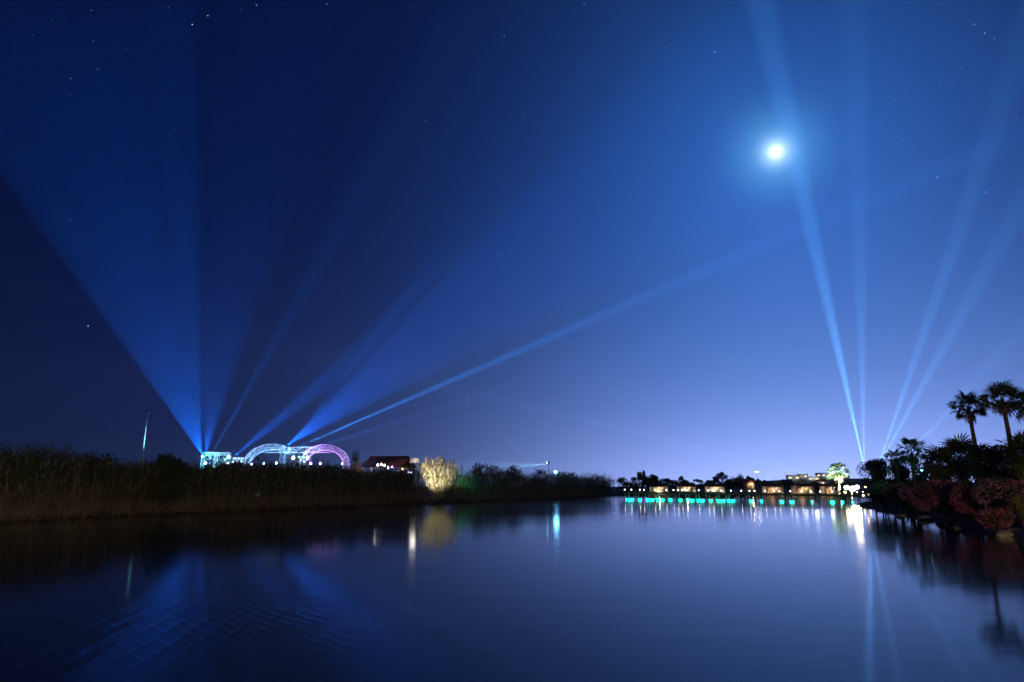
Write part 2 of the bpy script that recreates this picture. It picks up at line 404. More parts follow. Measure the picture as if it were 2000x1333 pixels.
def make_tree(name, label, cat, px, py_top, D, wpx, seed, group=None, leaf='leafd', nl=2200, lsize=0.34, trunk=0.35, z0=None, squash=1.0, clumps=16):
    """tree whose crown top is seen at (px, py_top), crown wpx photo pixels wide"""
    rng = np.random.default_rng(seed)
    tp = at(px, py_top, D); z0 = hz_at(tp.x, D) if z0 is None else z0
    H = tp.z-z0; rx = wpx/2*D/F
    o = thing(name, label, cat, (tp.x, D, z0), rng.uniform(0, 6.28), group)
    th = H*trunk; rz = (H-th)/2*1.12
    tb = MB(); bend = rng.uniform(-.2, .2, 2)
    tb.tube([(0,0,-0.3), (bend[0]*.4, bend[1]*.4, th*.6), (bend[0], bend[1], th+rz*.6), (bend[0]*1.5, bend[1]*1.5, th+rz*1.4)], [H*.028, H*.02, H*.014, H*.005], 7)
    for k in range(7):
        a = k*2.4+rng.uniform(-.4,.4); zb = th*rng.uniform(.7, 1.5); e = rx*rng.uniform(.5,.85)
        tb.tube([(bend[0]*.7, bend[1]*.7, zb), (math.cos(a)*e*.5, math.sin(a)*e*.5, zb+rz*.45), (math.cos(a)*e, math.sin(a)*e, zb+rz*rng.uniform(.6,1.1))], [H*.011, H*.007, H*.003], 5)
    tb.build('trunk', MT['bark'], o, True)
    C = clump_points(rng, nl, (rx, rx*squash, rz), clumps, 0.36); C[:,2] += th*0.9
    C[:,2] *= (H/ max(C[:,2].max(), 0.1))
    cb = MB(); leaves(cb, C, lsize, rng, 0.55); cb.build('crown', MT[leaf], o)
    return o
def make_bush(name, label, cat, px, py_top, D, wpx, seed, leaf='leafm', nl=3000, lsize=0.22, z0=None, bloom=None, nb=0, bsize=0.12, group=None, depth=1.0, twig=True, up=0.0):
    rng = np.random.default_rng(seed); tp = at(px, py_top, D); z0 = hz_at(tp.x, D) if z0 is None else z0
    H = tp.z-z0; rx = wpx/2*D/F; R = (rx, rx*depth, H/2)
    o = thing(name, label, cat, (tp.x, D, z0), 0, group)
    if twig:
        sb = MB()
        for k in range(12):
            a = k*2.4; e = rx*rng.uniform(.3,.8)
            sb.tube([(math.cos(a)*.15, math.sin(a)*.15, -0.2), (math.cos(a)*e*.45, math.sin(a)*e*.45*depth, H*.4), (math.cos(a)*e, math.sin(a)*e*depth, H*rng.uniform(.6,.85))], [.05,.03,.012], 5)
        sb.build('stem', MT['bark'], o)
    hubs = unit(rng, 22); hubs[:,2] = np.abs(hubs[:,2])*.9+.05; amp = rng.uniform(.08, .34, 22)
    def lump(d_): return .80+np.max(np.clip(d_@hubs.T, 0, 1)**14*amp, axis=1)
    C = clump_points(rng, nl, (1,1,1), 34, 0.30, 0.0); C[:,2] -= 1
    r_ = np.linalg.norm(C, axis=1, keepdims=True)+1e-6; C = C*(lump(C/r_)[:,None])*np.array(R); C[:,2] += R[2]; C = C[C[:,2] > .02*H]
    C[:,2] *= H/C[:,2].max()
    lb = MB(); leaves(lb, C, lsize, rng, 0.55, up); lb.build('foliage', MT[leaf], o)
    for i, (bl, n) in enumerate(zip(bloom or [], nb if isinstance(nb, (list, tuple)) else [nb]*9)):
        d_ = unit(rng, n*2); d_ = d_[d_[:,2] > -0.75][:n]
        hub = unit(rng, 60); near = np.max(d_@hub.T, axis=1); d_ = d_[near > 0.94]
        k = rng.uniform(.80, 1.06, len(d_))[:,None]*lump(d_)[:,None]
        Cb = d_*k*np.array(R); Cb[:,2] += R[2]; Cb[:,2] *= min(1.0, 1.03*H/Cb[:,2].max())
        bb = MB(); leaves(bb, Cb, bsize, rng, 0.85); bb.build('blossom', MT[bl], o)
    return o

# ------------------------------------------------------------------ left bank: reed bed
rng = np.random.default_rng(7)
lp = np.array(LEFT[1:]); seg_l = np.hypot(*(lp[1:]-lp[:-1]).T); cum = np.concatenate([[0], np.cumsum(seg_l)])
def bank_pts(n, off_lo, off_hi, s_lo=0.0, s_hi=1.0, power=1.0):
    s_ = (s_lo+(s_hi-s_lo)*rng.uniform(0,1,n)**power)*cum[-1]
    k = np.clip(np.searchsorted(cum, s_)-1, 0, len(seg_l)-1); u = (s_-cum[k])/seg_l[k]
    pt = lp[k]+(lp[k+1]-lp[k])*u[:,None]; tg = (lp[k+1]-lp[k])/seg_l[k][:,None]
    nrm = np.stack([-tg[:,1], tg[:,0]], 1); off = rng.uniform(off_lo, off_hi, n)
    pt = pt+nrm*off[:,None]
    return np.column_stack([pt, hgt(pt)]), nrm, off, s_
n = 11500
b, nr, off, s_ = bank_pts(n, 0.6, 7.5, 0.02, 1.0, 1.35)
Hh = 3.6+0.5*np.sin(s_*.21)+0.4*np.sin(s_*.63+1)+0.35*np.sin(s_*1.7)*np.sin(s_*.9)+rng.normal(0, .42, n)+np.clip(off, 0, 3)*0.1+(rng.uniform(0,1,n) < .06)*rng.uniform(.2,1.0,n)
ln = rng.normal(0, .42, (n,2))-nr*np.clip(1.6-off, 0, 1.6)[:,None]*0.35
RC = ground(858, 981)+Vector((-.3,1.5,.15))
BD = Vector((gxy(900,981)[0]-gxy(700,990)[0], gxy(900,981)[1]-gxy(700,990)[1], 0)).normalized(); FLP = RC-BD*8.5+Vector((.9,.2,0))
al = -((b[:,0]-RC.x)*BD.x+(b[:,1]-RC.y)*BD.y); ac = (b[:,0]-RC.x)*(-BD.y)+(b[:,1]-RC.y)*BD.x
keep = (np.hypot(b[:,0]-RC.x, b[:,1]-RC.y) > 2.2) & ~((al > -1) & (al < 9.5) & (ac < 2.4))
b, Hh, ln = b[keep], Hh[keep], ln[keep]; n = len(b)
mb, top = canes(rng, b, Hh, ln, 9, 0.85, 0.055)
hp = rng.uniform(0,1,n) < 0.10
plumes(mb, top[hp]+np.array([0,0,.25]), rng, 0.6, 8)
tag(mb.build('reed_bed', MT['reed']), 'tall dark green reed bed lining the whole left bank', kind='stuff')
n = 5200
b, nr, off, s_ = bank_pts(n, 3.5, 8.5, 0.02, .5, 1.1)
Hh = 3.6+0.45*np.sin(s_*.21)+0.35*np.sin(s_*.63+1)+rng.normal(0, .3, n)
mb, top = canes(rng, b, Hh, rng.normal(0, .4, (n,2)), 12, 0.85, 0.075)
tag(mb.build('reed_bed', MT['reed']), 'inner reeds standing behind the waterside reeds at the far left', kind='stuff')
n = 7000
b, nr, off, s_ = bank_pts(n, -0.3, 1.6, 0.02, 0.9, 1.4)
b[:,2] = np.maximum(b[:,2], -0.1)
ln = rng.normal(0, .7, (n,2))-nr*rng.uniform(0.0, .8, n)[:,None]
patch = 0.5+0.5*np.sin(s_*.35)*np.sin(s_*.13+2)
al = -((b[:,0]-RC.x)*BD.x+(b[:,1]-RC.y)*BD.y); ac = (b[:,0]-RC.x)*(-BD.y)+(b[:,1]-RC.y)*BD.x
keep = ~((al > -1) & (al < 9.5) & (ac < 2.4)); b, ln, patch = b[keep], ln[keep], patch[keep]; n = len(b)
mb, top = canes(rng, b, rng.uniform(.5, 2.0, n)*(0.5+patch), ln, 4, 0.7, 0.035, 0.03)
tag(mb.build('dry_reeds', MT['dry']), 'tangle of dry brown broken reeds at the foot of the left bank', kind='stuff')

n = 1500
b, nr, off, s_ = bank_pts(n, 0.5, 2.2, 0.02, 0.9, 1.5)
al = -((b[:,0]-RC.x)*BD.x+(b[:,1]-RC.y)*BD.y); ac = (b[:,0]-RC.x)*(-BD.y)+(b[:,1]-RC.y)*BD.x
b = b[~((al > -1) & (al < 9.5) & (ac < 2.4))]; n = len(b)
mb, top = canes(rng, b, rng.uniform(1.8, 4.6, n), rng.normal(0, .55, (n,2)), 3, 0.8, 0.07, 0.07, .3)
plumes(mb, top, rng, 0.55, 6, 0.05)
tag(mb.build('reed_stalks', MT['plume']), 'pale dry stalks standing among the reeds of the left bank', kind='stuff')

# lit clump of giant reed
rc = thing('giant_reed_clump', 'tall pale giant reed clump lit by an assumed floodlight on the left bank', 'reed clump', (*gxy(857, 980),0.1))
rc.location = ground(858, 981)+Vector((-.3,1.5,.15))
rg = np.random.default_rng(3); nc = 150
an = rg.uniform(0, 2*math.pi, nc); r0 = rg.uniform(0, 1, nc)**.6
bs = np.stack([np.cos(an)*r0*.6, np.sin(an)*r0*.6, np.zeros(nc)], 1)
Hc = 6.6-1.8*r0**2+rg.normal(0, .5, nc); Hc = np.clip(Hc, 3.2, 8.0)
ln = np.stack([np.cos(an)*r0*3.3, np.sin(an)*r0*2.8], 1)+rg.normal(0,.45,(nc,2))
mb, top = canes(rg, bs, Hc, ln, 10, 1.35, 0.13, 0.09, .34, .42)
mb.build('cane', MT['cane'], rc)
pm = MB(); plumes(pm, top[rg.uniform(0,1,nc) < .8], rg, 1.3, 10, 0.08); pm.build('plume', MT['plume'], rc)
fl = thing('assumed_floodlight', 'assumed small floodlight on the bank beside the lit giant reed clump', 'floodlight', (FLP.x, FLP.y, max(hz_at(FLP.x, FLP.y), .02)), rad(-20))  # assumed lamp, itself unseen, inferred from the bright clump
def flood_body(o, em, s=1.0, yaw=0.0):
    f = MB(); f.box((0,0,.10*s), (.5*s,.3*s,.2*s)); f.build('base', MT['steel'], o)
    for sg in (-1,1):
        f = MB(); f.tube([(sg*.25*s,0,.1*s), (sg*.25*s,0,.45*s)], .03*s); f.build('yoke', MT['steel'], o)
    R = Matrix.Rotation(yaw, 3, 'Z') @ Matrix.Rotation(-0.6, 3, 'X')
    f = MB(); f.box((0,0,.48*s), (.44*s,.22*s,.32*s), R); hd = f.build('head', MT['steel'], o)
    f = MB(); f.box(Vector((0,0,.48*s))+R @ Vector((0,.12*s,0)), (.38*s,.02*s,.26*s), R); f.build('lens', em, hd)
flood_body(fl, MT['e_warm'], 0.7)
def aim(o, target):
    o.rotation_euler = (Vector(o.matrix_world.translation if False else o.location)-Vector(target)).to_track_quat('Z','Y').to_euler()
so = lamp('SPOT', 'assumed_flood_beam', None, tuple(fl.location+Vector((.1,.3,.75))), 12000, (1.0, .90, .72), spot_size=rad(58), spot_blend=.7, shadow_soft_size=.3)
aim(so, rc.location+Vector((0.2,0,5.6)))

# shrubs and trees along the left bank
make_tree('small_tree', 'small dark tree standing just left of the red-roofed pavilion', 'tree', 700, 878, 138, 34, 21, nl=1300, lsize=.3)
make_bush('plumed_shrub', 'thin pinkish plumed shrub between the lit reed clump and the rounded shrub', 'shrub', 938, 905, 146, 44, 22, 'leafp', 900, .4, up=2.2)
make_bush('rounded_shrub', 'broad rounded shrub with a reddish tint left of the blue lamp', 'shrub', 985, 902, 156, 92, 23, 'leafp', 3200, .34)
make_bush('teal_lit_shrub', 'low shrub lit teal right of the giant reed clump', 'shrub', 915, 926, 128, 54, 24, 'leafm', 2600, .22)
make_bush('bank_shrub', 'dark shrub below the searchlight pole on the left bank', 'shrub', 1052, 916, 172, 46, 25, 'leafd', 1500, .32)
make_bush('bank_shrub', 'dark shrub just right of the bright blue lamp', 'shrub', 1110, 920, 184, 56, 26, 'leafd', 1900, .34)
make_bush('bank_shrub', 'last low dark shrub on the left bank before the trees by the pier', 'shrub', 1168, 931, 204, 70, 27, 'leafd', 1900, .36)
for i, (px, py, D, wpx, lab) in enumerate([
    (330, 884, 66, 120, 'dark leafy thicket below the tall mast'),
    (200, 882, 64, 120, 'dark leafy thicket rising behind the reeds left of the mast'),
    (430, 908, 80, 90, 'dark leafy thicket in front of the left scaffold tower'),
    (545, 908, 92, 120, 'dark leafy thicket in front of the two stage arches'),
    (655, 908, 98, 110, 'dark leafy thicket below the foot of the right arch'),
    (760, 919, 112, 90, 'dark leafy thicket in front of the red-roofed pavilion')]):
    make_bush('thicket', lab, 'shrub', px, py, D, wpx, 40+i, 'leafm', 4200, .26, depth=.6)

# ------------------------------------------------------------------ festival stage
SD = 150.0
def truss(path, up, depth, thick, cr, br, rng=None):
    """box truss along path: (chord MB, brace MB). up: list of outward normals in the plane; thick: size across"""
    ch, bc = MB(), MB(); n = len(path); Y = Vector((0,1,0)); rails = []
    for a, b in ((-.5,-.5),(-.5,.5),(.5,.5),(.5,-.5)):
        rl = [path[i]+up[i]*(a*depth)+Y*(b*thick) for i in range(n)]; rails.append(rl); ch.tube(rl, cr, 5)
    for i in range(n-1):
        for k in range(4):
            A, B = rails[k], rails[(k+1) % 4]
            bc.tube([A[i], B[i+1]] if i % 2 else [B[i], A[i+1]], br, 4, False)
            bc.tube([A[i], B[i]], br, 4, False)
    for k in range(4): bc.tube([rails[k][-1], rails[(k+1) % 4][-1]], br, 4, False)
    return ch, bc
def straight(a, b, n): return [a.lerp(b, i/(n-1)) for i in range(n)]
def build_truss(o, path, up, depth, thick, cr=.065, br=.04, m='alu'):
    ch, bc = truss(path, up, depth, thick, cr, br); base = o.location
    for q in (ch, bc):
        for a in q.v: a -= np.array(base)
    ch.build('chord', MT[m], o); bc.build('brace', MT[m], o)
def arch(label, pc, a, b, py0, th0, th1, n=17):
    c = at(pc, py0, SD); k = SD/F
    o = thing('truss_arch', label, 'truss arch', (c.x, SD, hz_at(c.x, SD)), group=None)
    path, up = [], []
    for i in range(n):
        th = th0+(th1-th0)*i/(n-1)
        path.append(c+Vector((-a*k*math.cos(th), 0, b*k*math.sin(th))))
        up.append(Vector((-math.cos(th)/a, 0, math.sin(th)/b)).normalized())
    path = [Vector((path[0].x, SD, c.z-3.2))]+path; up = [Vector((-1,0,0))]+up
    if th1 > 3.0: path.append(Vector((path[-1].x, SD, c.z-3.2))); up.append(Vector((1,0,0)))
    build_truss(o, path, up, 1.2, 1.1); return o
arch('left white truss arch of the festival stage', 531, 48, 34, 908, 0.0, 2.35)
arch('right violet-tinted truss arch of the festival stage', 634, 42, 33, 908, 0.0, 3.14)
br = thing('truss_bridge', 'flat truss bridge joining the two stage arches', 'truss', (at(580,880,SD+1.6).x, SD+1.6, 0))
pth = straight(at(514, 879, SD+1.6), at(648, 879, SD+1.6), 17)
br.location.z = hz_at(br.location.x, SD+1.6)
build_truss(br, pth, [Vector((0,0,1))]*17, 1.2, 1.0)
for px in (553, 603):
    tw = MB(); q = at(px, 885, SD+1.6)-br.location
    for dx in (-.45, .45):
        for dy in (-.45, .45): tw.tube([(q.x+dx, dy, -.2), (q.x+dx, dy, q.z+.2)], .06, 5)
    for k in range(9): tw.tube([(q.x-.45, -.45, k*.7), (q.x+.45, -.45, k*.7+.7)], .04, 4, False)
    tw.build('tower', MT['alu'], br)
# scrim hung under the bridge between the arches
s = thing('stage_scrim', 'cyan-lit scrim hanging under the stage truss bridge', 'scrim', (at(578,900,SD+3).x, SD+3, 0))
s.location.z = hz_at(s.location.x, SD+3)
a0 = at(550, 886, SD+3)-s.location; a1 = at(609, 886, SD+3)-s.location
for i in range(6):
    xa = a0.x+(a1.x-a0.x)*i/6+.05; xb = a0.x+(a1.x-a0.x)*(i+1)/6-.05
    f = MB(); f.prism([(xa,0,.2),(xb,0,.2),(xb,0,a0.z),(xa,0,a0.z)], (0,.06,0)); f.build('panel', MT['screen'], s)
# scaffold tower on the left
t1 = thing('scaffold_tower', 'bright scaffold tower of truss at the left end of the stage', 'scaffold', (at(422,900,SD).x, SD, 0))
t1.location.z = hz_at(t1.location.x, SD)
build_truss(t1, straight(at(398, 887, SD), at(449, 887, SD), 13), [Vector((0,0,1))]*13, .55, .9, .06, .04)
sx = MB()
for px, hpx in ((399, 889), (424, 889), (447, 889)):
    q = at(px, hpx, SD)-t1.location
    for dx in (-.35,.35):
        for dy in (-.4,.4): sx.tube([(q.x+dx, dy, -.2), (q.x+dx, dy, q.z)], .06, 5)
    for k in range(8): sx.tube([(q.x-.35, -.4, k*.75+.2), (q.x+.35, -.4, k*.75+.95)], .035, 4, False)
sx.build('upright', MT['alu'], t1)
sb = MB(); rr = random.Random(5)
for k in range(24):
    q = at(rr.uniform(402, 445), rr.uniform(892, 906), SD)-t1.location; e = rr.uniform(.5, 1.2); an_ = rr.choice([.7, -.7, 1.57, 0])
    sb.tube([(q.x-e*math.cos(an_)*.6, rr.uniform(-.4,.4), q.z-e*math.sin(an_)*.6), (q.x+e*math.cos(an_)*.6, rr.uniform(-.4,.4), q.z+e*math.sin(an_)*.6)], .04, 4)
sb.build('cross_brace', MT['alu'], t1)
t2 = thing('low_truss', 'low truss with hanging lamps between scaffold tower and left arch', 'truss', (at(468,900,SD).x, SD, 0))
t2.location.z = hz_at(t2.location.x, SD)
build_truss(t2, straight(at(451, 897, SD+.8), at(481, 897, SD+.8), 9), [Vector((0,0,1))]*9, .5, .6, .055, .035)
f = MB()
for px in (453, 480):
    q = at(px, 898, SD+.8)-t2.location; f.tube([(q.x, .8, -.2), (q.x, .8, q.z)], .09, 6)
f.build('post', MT['alu'], t2)

def stage_lamp(px, py, D, em, power, col, label, r=.16, spot=None, glow=True):
    q = at(px, py, D); o = thing('stage_lamp', label, 'stage lamp', q)
    f = MB(); f.tube([(0,.34,0), (0,.1,0), (0,.0,0)], [r*.7, r*1.1, r*1.2], 8); f.build('housing', MT['steel'], o)
    f = MB(); f.tube([(0,.0,.9*r), (0,.1,r*3.0)], r*.2, 5); f.build('bracket', MT['steel'], o)
    f = MB(); f.sphere((0,-.03,0), r, 8, 6, (1,.55,1)); f.build('lens', MT[em], o)
    if power: lamp('POINT', 'stage_lamp_light', o, (0,-.5,0), power*.42, col, shadow_soft_size=.12)
    return o
stage_lamp(402, 905, SD-1.2, 'e_blue', 2600, (.25,.8,1), 'bright blue-white lamp at the left foot of the scaffold tower', .26)
stage_lamp(447, 893, SD-1.2, 'e_white', 1800, (.15,.6,1), 'white lamp at the right top corner of the scaffold tower', .24)
stage_lamp(396, 892, SD-1.2, 'e_cyan', 1500, (.1,.7,1), 'green-tinted lamp at the left edge of the scaffold tower', .22)
stage_lamp(446, 905, SD-1.4, 'e_white', 1500, (.6,.95,1), 'white lamp at the right foot of the scaffold tower', .18)
for px, lab in ((456, 'leftmost'), (464, 'middle'), (472, 'rightmost')):
    stage_lamp(px, 902, SD-.2, 'e_violet' if px == 464 else 'e_blue', 350, (.4,.6,1), lab+' of the three small lamps under the low truss', .13)
stage_lamp(573, 895, SD-1.2, 'e_white', 5200, (.14,.5,1), 'big white lamp in the middle of the stage under the bridge', .30)
stage_lamp(601, 894, SD-1.8, 'e_white', 3000, (.5,.35,1), 'white lamp inside the left leg of the right arch', .26)
stage_lamp(584, 893, SD-1.2, 'e_cyan', 900, (.2,1,.9), 'small green-cyan lamp right of the big white stage lamp', .16)
stage_lamp(515, 906, SD-2.5, 'e_cyan', 3800, (.12,.42,1), 'cyan lamp low under the left arch', .22)
stage_lamp(492, 907, SD-2.5, 'e_white', 2200, (.2,.35,1), 'white lamp at the foot of the left arch', .15)
stage_lamp(540, 905, SD-2.5, 'e_blue', 2000, (.3,.7,1), 'blue lamp low under the right part of the left arch', .2)
stage_lamp(607, 906, SD-2.5, 'e_violet', 3000, (.45,.12,1), 'violet lamp at the foot of the right arch beside the middle', .26)
stage_lamp(626, 906, SD-2.5, 'e_violet', 3000, (.55,.2,1), 'violet lamp low under the middle of the right arch', .22)
stage_lamp(668, 906, SD-2.5, 'e_white', 1500, (.6,.4,1), 'pale lamp inside the right foot of the right arch', .10)

# ------------------------------------------------------------------ red-roofed pavilion behind the reeds
PD = 136.0; k = PD/F
pv = thing('pavilion', 'open pavilion with a dark red gable roof behind the reeds', 'pavilion', (at(760,910,PD).x, PD, 0), rad(-14))
pv.location.z = hz_at(pv.location.x, PD)
apex = at(727, 892, PD).z-pv.location.z; eave = apex-1.75; hw = 3.6; ln_ = 8.2
def roofslab(sgn):
    f = MB(); f.prism([(-ln_/2, 0, apex), (-ln_/2, sgn*(hw+.5), eave-.25), (-ln_/2, sgn*(hw+.5), eave-.42), (-ln_/2, 0, apex-.17)], (ln_, 0, 0)); return f
for sg in (-1, 1):
    rf = roofslab(sg).build('roof_slope', MT['redroof'], pv)
f = MB(); f.box((0,0,apex+.03), (ln_+.1,.25,.14)); f.build('ridge', MT['redroof'], pv)
for x in (-ln_/2+.4, ln_/2-.4):
    for y in (-hw, 0, hw):
        f = MB(); f.box((x, y, (eave-.3)/2), (.18,.18,eave-.3)); f.build('post', MT['white'], pv)
f = MB(); f.prism([(-ln_/2+.25,-hw,eave-.3),(-ln_/2+.25,hw,eave-.3),(-ln_/2+.25,0,apex-.3)], (.1,0,0)); f.build('gable', MT['wall'], pv)
f = MB(); f.box((ln_/2-.2, 0, eave*.5-.2), (.12, hw*2-.3, eave-.6)); f.build('rear_wall', MT['wall'], pv)
f = MB(); f.box((0,-hw-.2,eave-.6), (ln_-.4,.12,.2)); f.build('eave_beam', MT['white'], pv)
lamp('POINT', 'pavilion_light', pv, (-1.5,-2.2,eave-1.2), 600, (1,.75,.85), shadow_soft_size=.7)
lamp('POINT', 'pavilion_gable_light', pv, (-ln_/2-1.2,-1.0,eave-.7), 400, (1,.5,.45), shadow_soft_size=.7)
rr = random.Random(3)
for i, (px, py, em) in enumerate([(738,909,'e_white'),(745,908,'e_white'),(751,910,'e_white'),(758,914,'e_white'),(766,913,'e_violet'),(771,921,'e_violet'),(779,920,'e_white'),(786,917,'e_warm'),(797,923,'e_violet'),(803,923,'e_blue')]):
    q = at(px, py, PD-6.5)
    f = MB(); f.sphere((0,0,0), .14, 8, 5, (1.3,1,.9)); f.tube([(0,0,.1),(0,0,.28)], .03, 5)
    o = f.build('festoon_bulb', MT[em]); o.location = q
    tag(o, ('violet' if em == 'e_violet' else 'white' if em == 'e_white' else 'yellowish' if em == 'e_warm' else 'blue')+' festoon bulb hanging along the eave of the red-roofed pavilion', 'bulb', 'festoon bulbs along the pavilion eave')
wb_ = thing('water_tank', 'pale box-shaped tank between the pavilion and the giant reed clump', 'tank', at(811, 901, 134))
f = MB(); f.box((0,0,0), (1.9,1.2,.8)); f.build('body', MT['white'], wb_)
f = MB(); f.box((0,0,.46), (2.0,1.3,.1)); f.build('lid', MT['white'], wb_)
zz = wb_.location.z-hz_at(wb_.location.x, 134)
for x in (-.8,.8):
    for y in (-.5,.5):
        f = MB(); f.tube([(x,y,-.38),(x,y,-zz-.1)], .06, 5); f.build('leg', MT['steel'], wb_)
lamp('POINT', 'assumed_tank_light', wb_, (.2,-2.0,.1), 90, (1,.9,.75), shadow_soft_size=.6)  # assumed lamp in front of the tank, no fixture built

# ------------------------------------------------------------------ masts and lamps of the left bank
def mast(name, label, px, pyt, D, r, m='galv', head=True):
    q = at(px, pyt, D); z0 = hz_at(q.x, D); o = thing(name, label, 'mast', (q.x, D, z0)); H = q.z-z0
    f = MB(); f.tube([(0,0,-.2),(0,0,H*.5),(0,0,H)], [r*1.3, r, r*.7], 8); f.build('pole', MT[m], o)
    if head:
        f = MB(); f.box((0,0,H+.12), (.28,.28,.24)); f.tube([(-.3,0,H+.3),(.3,0,H+.3)], .04, 5); f.build('cap', MT['steel'], o)
    return o, H
ms, H = mast('light_mast', 'tall thin pale mast rising above the left reeds', 288, 808, 100, .11)
lo = lamp('SPOT', 'assumed_mast_uplight', None, ms.location+Vector((4,-1.5,6.5)), 5000, (.2,.85,1), spot_size=rad(50), spot_blend=.5, shadow_soft_size=.15)  # assumed lamp, no fixture, gives the mast its teal light
lo.parent = None; aim(lo, ms.location+Vector((0,0,H*.75)))
mast('whip_antenna', 'thin whip antenna poking above the reeds at the far left', 29, 858, 80, .025, 'galv', False)
sp, H = mast('searchlight_pole', 'short pole carrying a searchlight on the left bank', 1071, 904, 178, .08, 'galv', False)
f = MB(); f.tube([(.35,0,H),(-.3,0,H)], [.2,.3], 10); f.build('searchlight', MT['steel'], sp)
f = MB(); f.sphere((-.32,0,H), .26, 8, 6, (.4,1,1)); f.build('lens', MT['e_blue'], sp)
bl = thing('flood_lamp', 'bright blue-white flood lamp on the left bank', 'flood lamp', at(1085, 922, 170))
f = MB(); f.box((0,.2,0), (.7,.25,.55)); f.build('housing', MT['steel'], bl)
f = MB(); f.sphere((0,0,0), .42, 10, 6, (1,.4,.85)); f.build('lens', MT['e_blue'], bl)
f = MB(); f.tube([(0,.2,-.2),(0,.2,-(bl.location.z-hz_at(bl.location.x,170))-.1)], .06, 6); f.build('pole', MT['galv'], bl)
lamp('POINT', 'flood_lamp_light', bl, (0,-.7,0), 300, (.12,.5,1), shadow_soft_size=.8)
tl = lamp('SPOT', 'assumed_teal_flood', None, at(905, 935, 120)+Vector((0,-4,0)), 2600, (.05,1,.85), spot_size=rad(70), spot_blend=.8, shadow_soft_size=.2); tl.data.energy = 700  # assumed lamp without a fixture, added to light the low shrub teal
aim(tl, at(917, 935, 128))

# ------------------------------------------------------------------ searchlights
def beam(src, dst, cone, col, power, blend=0.5):
    l = bpy.data.lights.new('searchlight_beam', 'SPOT'); o = link('searchlight_beam', l)
    l.spot_size = rad(cone); l.spot_blend = blend; l.energy = power; l.color = col; l.shadow_soft_size = .08
    o.location = src; o.rotation_euler = (src-dst).to_track_quat('Z','Y').to_euler(); return o
BL = (.004,.14,1.0)
beam(at(395,891,SD-1.8), at(250,450,SD+58), 22, (.003,.15,1), 8e7, .03)
beam(at(395,891,SD-1.8), at(118,450,SD+58), 5.5, (.004,.19,1), 7e7, .5)
beam(at(395,891,SD-1.8), at(362,450,SD+58), 6, (.004,.19,1), 5e7, .5)
beam(at(575,871,SD), at(900,690,SD), 1.6, BL, 2.6e8, 1.0)
beam(at(600,869,SD), at(1000,715,SD), 1.4, BL, 2.0e8, 1.0)
beam(at(480,890,SD), at(700,745,SD), 2.0, BL, 1.8e8, 1.0)
beam(at(640,866,SD), at(1000,800,SD), 2.4, (.05,.14,.8), 8e7, 1.0)
beam(at(402,890,SD-1.8), at(450,500,SD), 32, BL, 1.9e7, .8)
beam(at(412,890,SD-1.8), at(580,594,SD), 7, (.01,.15,.9), 5.2e7, .9)
beam(at(456,893,SD), at(690,700,SD), 13, BL, 4.4e7, .9)
beam(at(560,871,SD), at(870,640,SD), 24, BL, 3.4e7, .25)
beam(at(586,872,SD), at(1560,450,SD), 2.6, (.03,.26,1), 9.5e8, 1.0)
beam(at(566,872,SD), at(700,700,SD), 6, BL, 6e7, .9)
beam(at(632,868,SD), at(960,770,SD), 6, (.05,.12,.7), 4e7, .9)
BR = (.11,.43,1.0)
beam(at(1688,915,165), at(1578,420,165), 5.0, BR, 8.5e8, 1.0)
beam(at(1688,915,165), at(1677,420,165), 5.0, BR, 3.3e8, 1.0)
beam(at(1714,915,165), at(1910,340,165), 5.0, BR, 3.8e8, 1.0)
beam(at(1713,915,165), at(1985,420,165), 5.5, BR, 3e8, 1.0)
beam(at(1770,893,165), at(2000,640,165), 8, BR, 8e7, 1.0)
beam(at(1592,930,210), at(940,770,210), 2.2, (.3,.45,1), 18e7, 1.0)
beam(at(1069,907,178), at(1030,909,178), 15, (.3,.8,1), 2e7, .7)
beam(at(1069,906,178), at(1030,880,178), 24, (.3,.6,1), 4e6, .8)

# ------------------------------------------------------------------ pier across the lagoon
PA = Vector((at(1213,960,141).x, 141, 1.52)); PB = Vector((at(1700,966,113).x, 113, 1.25))
pd = (PB-PA); PL = pd.length; pu = pd.normalized(); pn = Vector((pu.y, -pu.x, 0)).normalized()   # pn points to the camera side
pier = thing('pier', 'long low wooden pier with green underlights crossing the lagoon', 'pier', (PA.x, PA.y, 0))
def L_(s_, off, z): q = PA+pu*s_+pn*off; return Vector((q.x-PA.x, q.y-PA.y, z if z is not None else q.z))
def deck_z(s_): return 1.52+(1.25-1.52)*s_/PL
npl = 26
for i in range(npl):                                           # deck in bays of boards
    s0, s1 = PL*i/npl+.02, PL*(i+1)/npl-.02
    f = MB(); za, zb = deck_z(s0), deck_z(s1)
    V = [L_(s0,.9,za), L_(s1,.9,zb), L_(s1,-.9,zb), L_(s0,-.9,za)]
    V = [tuple(v) for v in V]+[tuple(v-Vector((0,0,.10))) for v in V]
    f.add(V, None, [(0,1,2,3),(7,6,5,4),(0,4,5,1),(1,5,6,2),(2,6,7,3),(3,7,4,0)]); f.build('deck_bay', MT['wood'], pier)
for off in (.82, -.82):
    f = MB(); V = []
    for s_ in (0, PL):
        for dz in (-.12, -.36):
            for do in (-.06, .06): V.append(tuple(L_(s_, off+do, deck_z(s_)+dz)))
    f.add(V, None, [(0,1,3,2),(4,6,7,5),(0,4,5,1),(2,3,7,6),(0,2,6,4),(1,5,7,3)]); f.build('beam', MT['wood'], pier)
pxs = np.concatenate([1224+19.6*np.arange(24)])
def s_of_px(px):
    r = ray(px, 950); k_ = r.x/r.y; return (PA.x-k_*PA.y)/(k_*pu.y-pu.x)
SS = [s_of_px(x) for x in pxs]
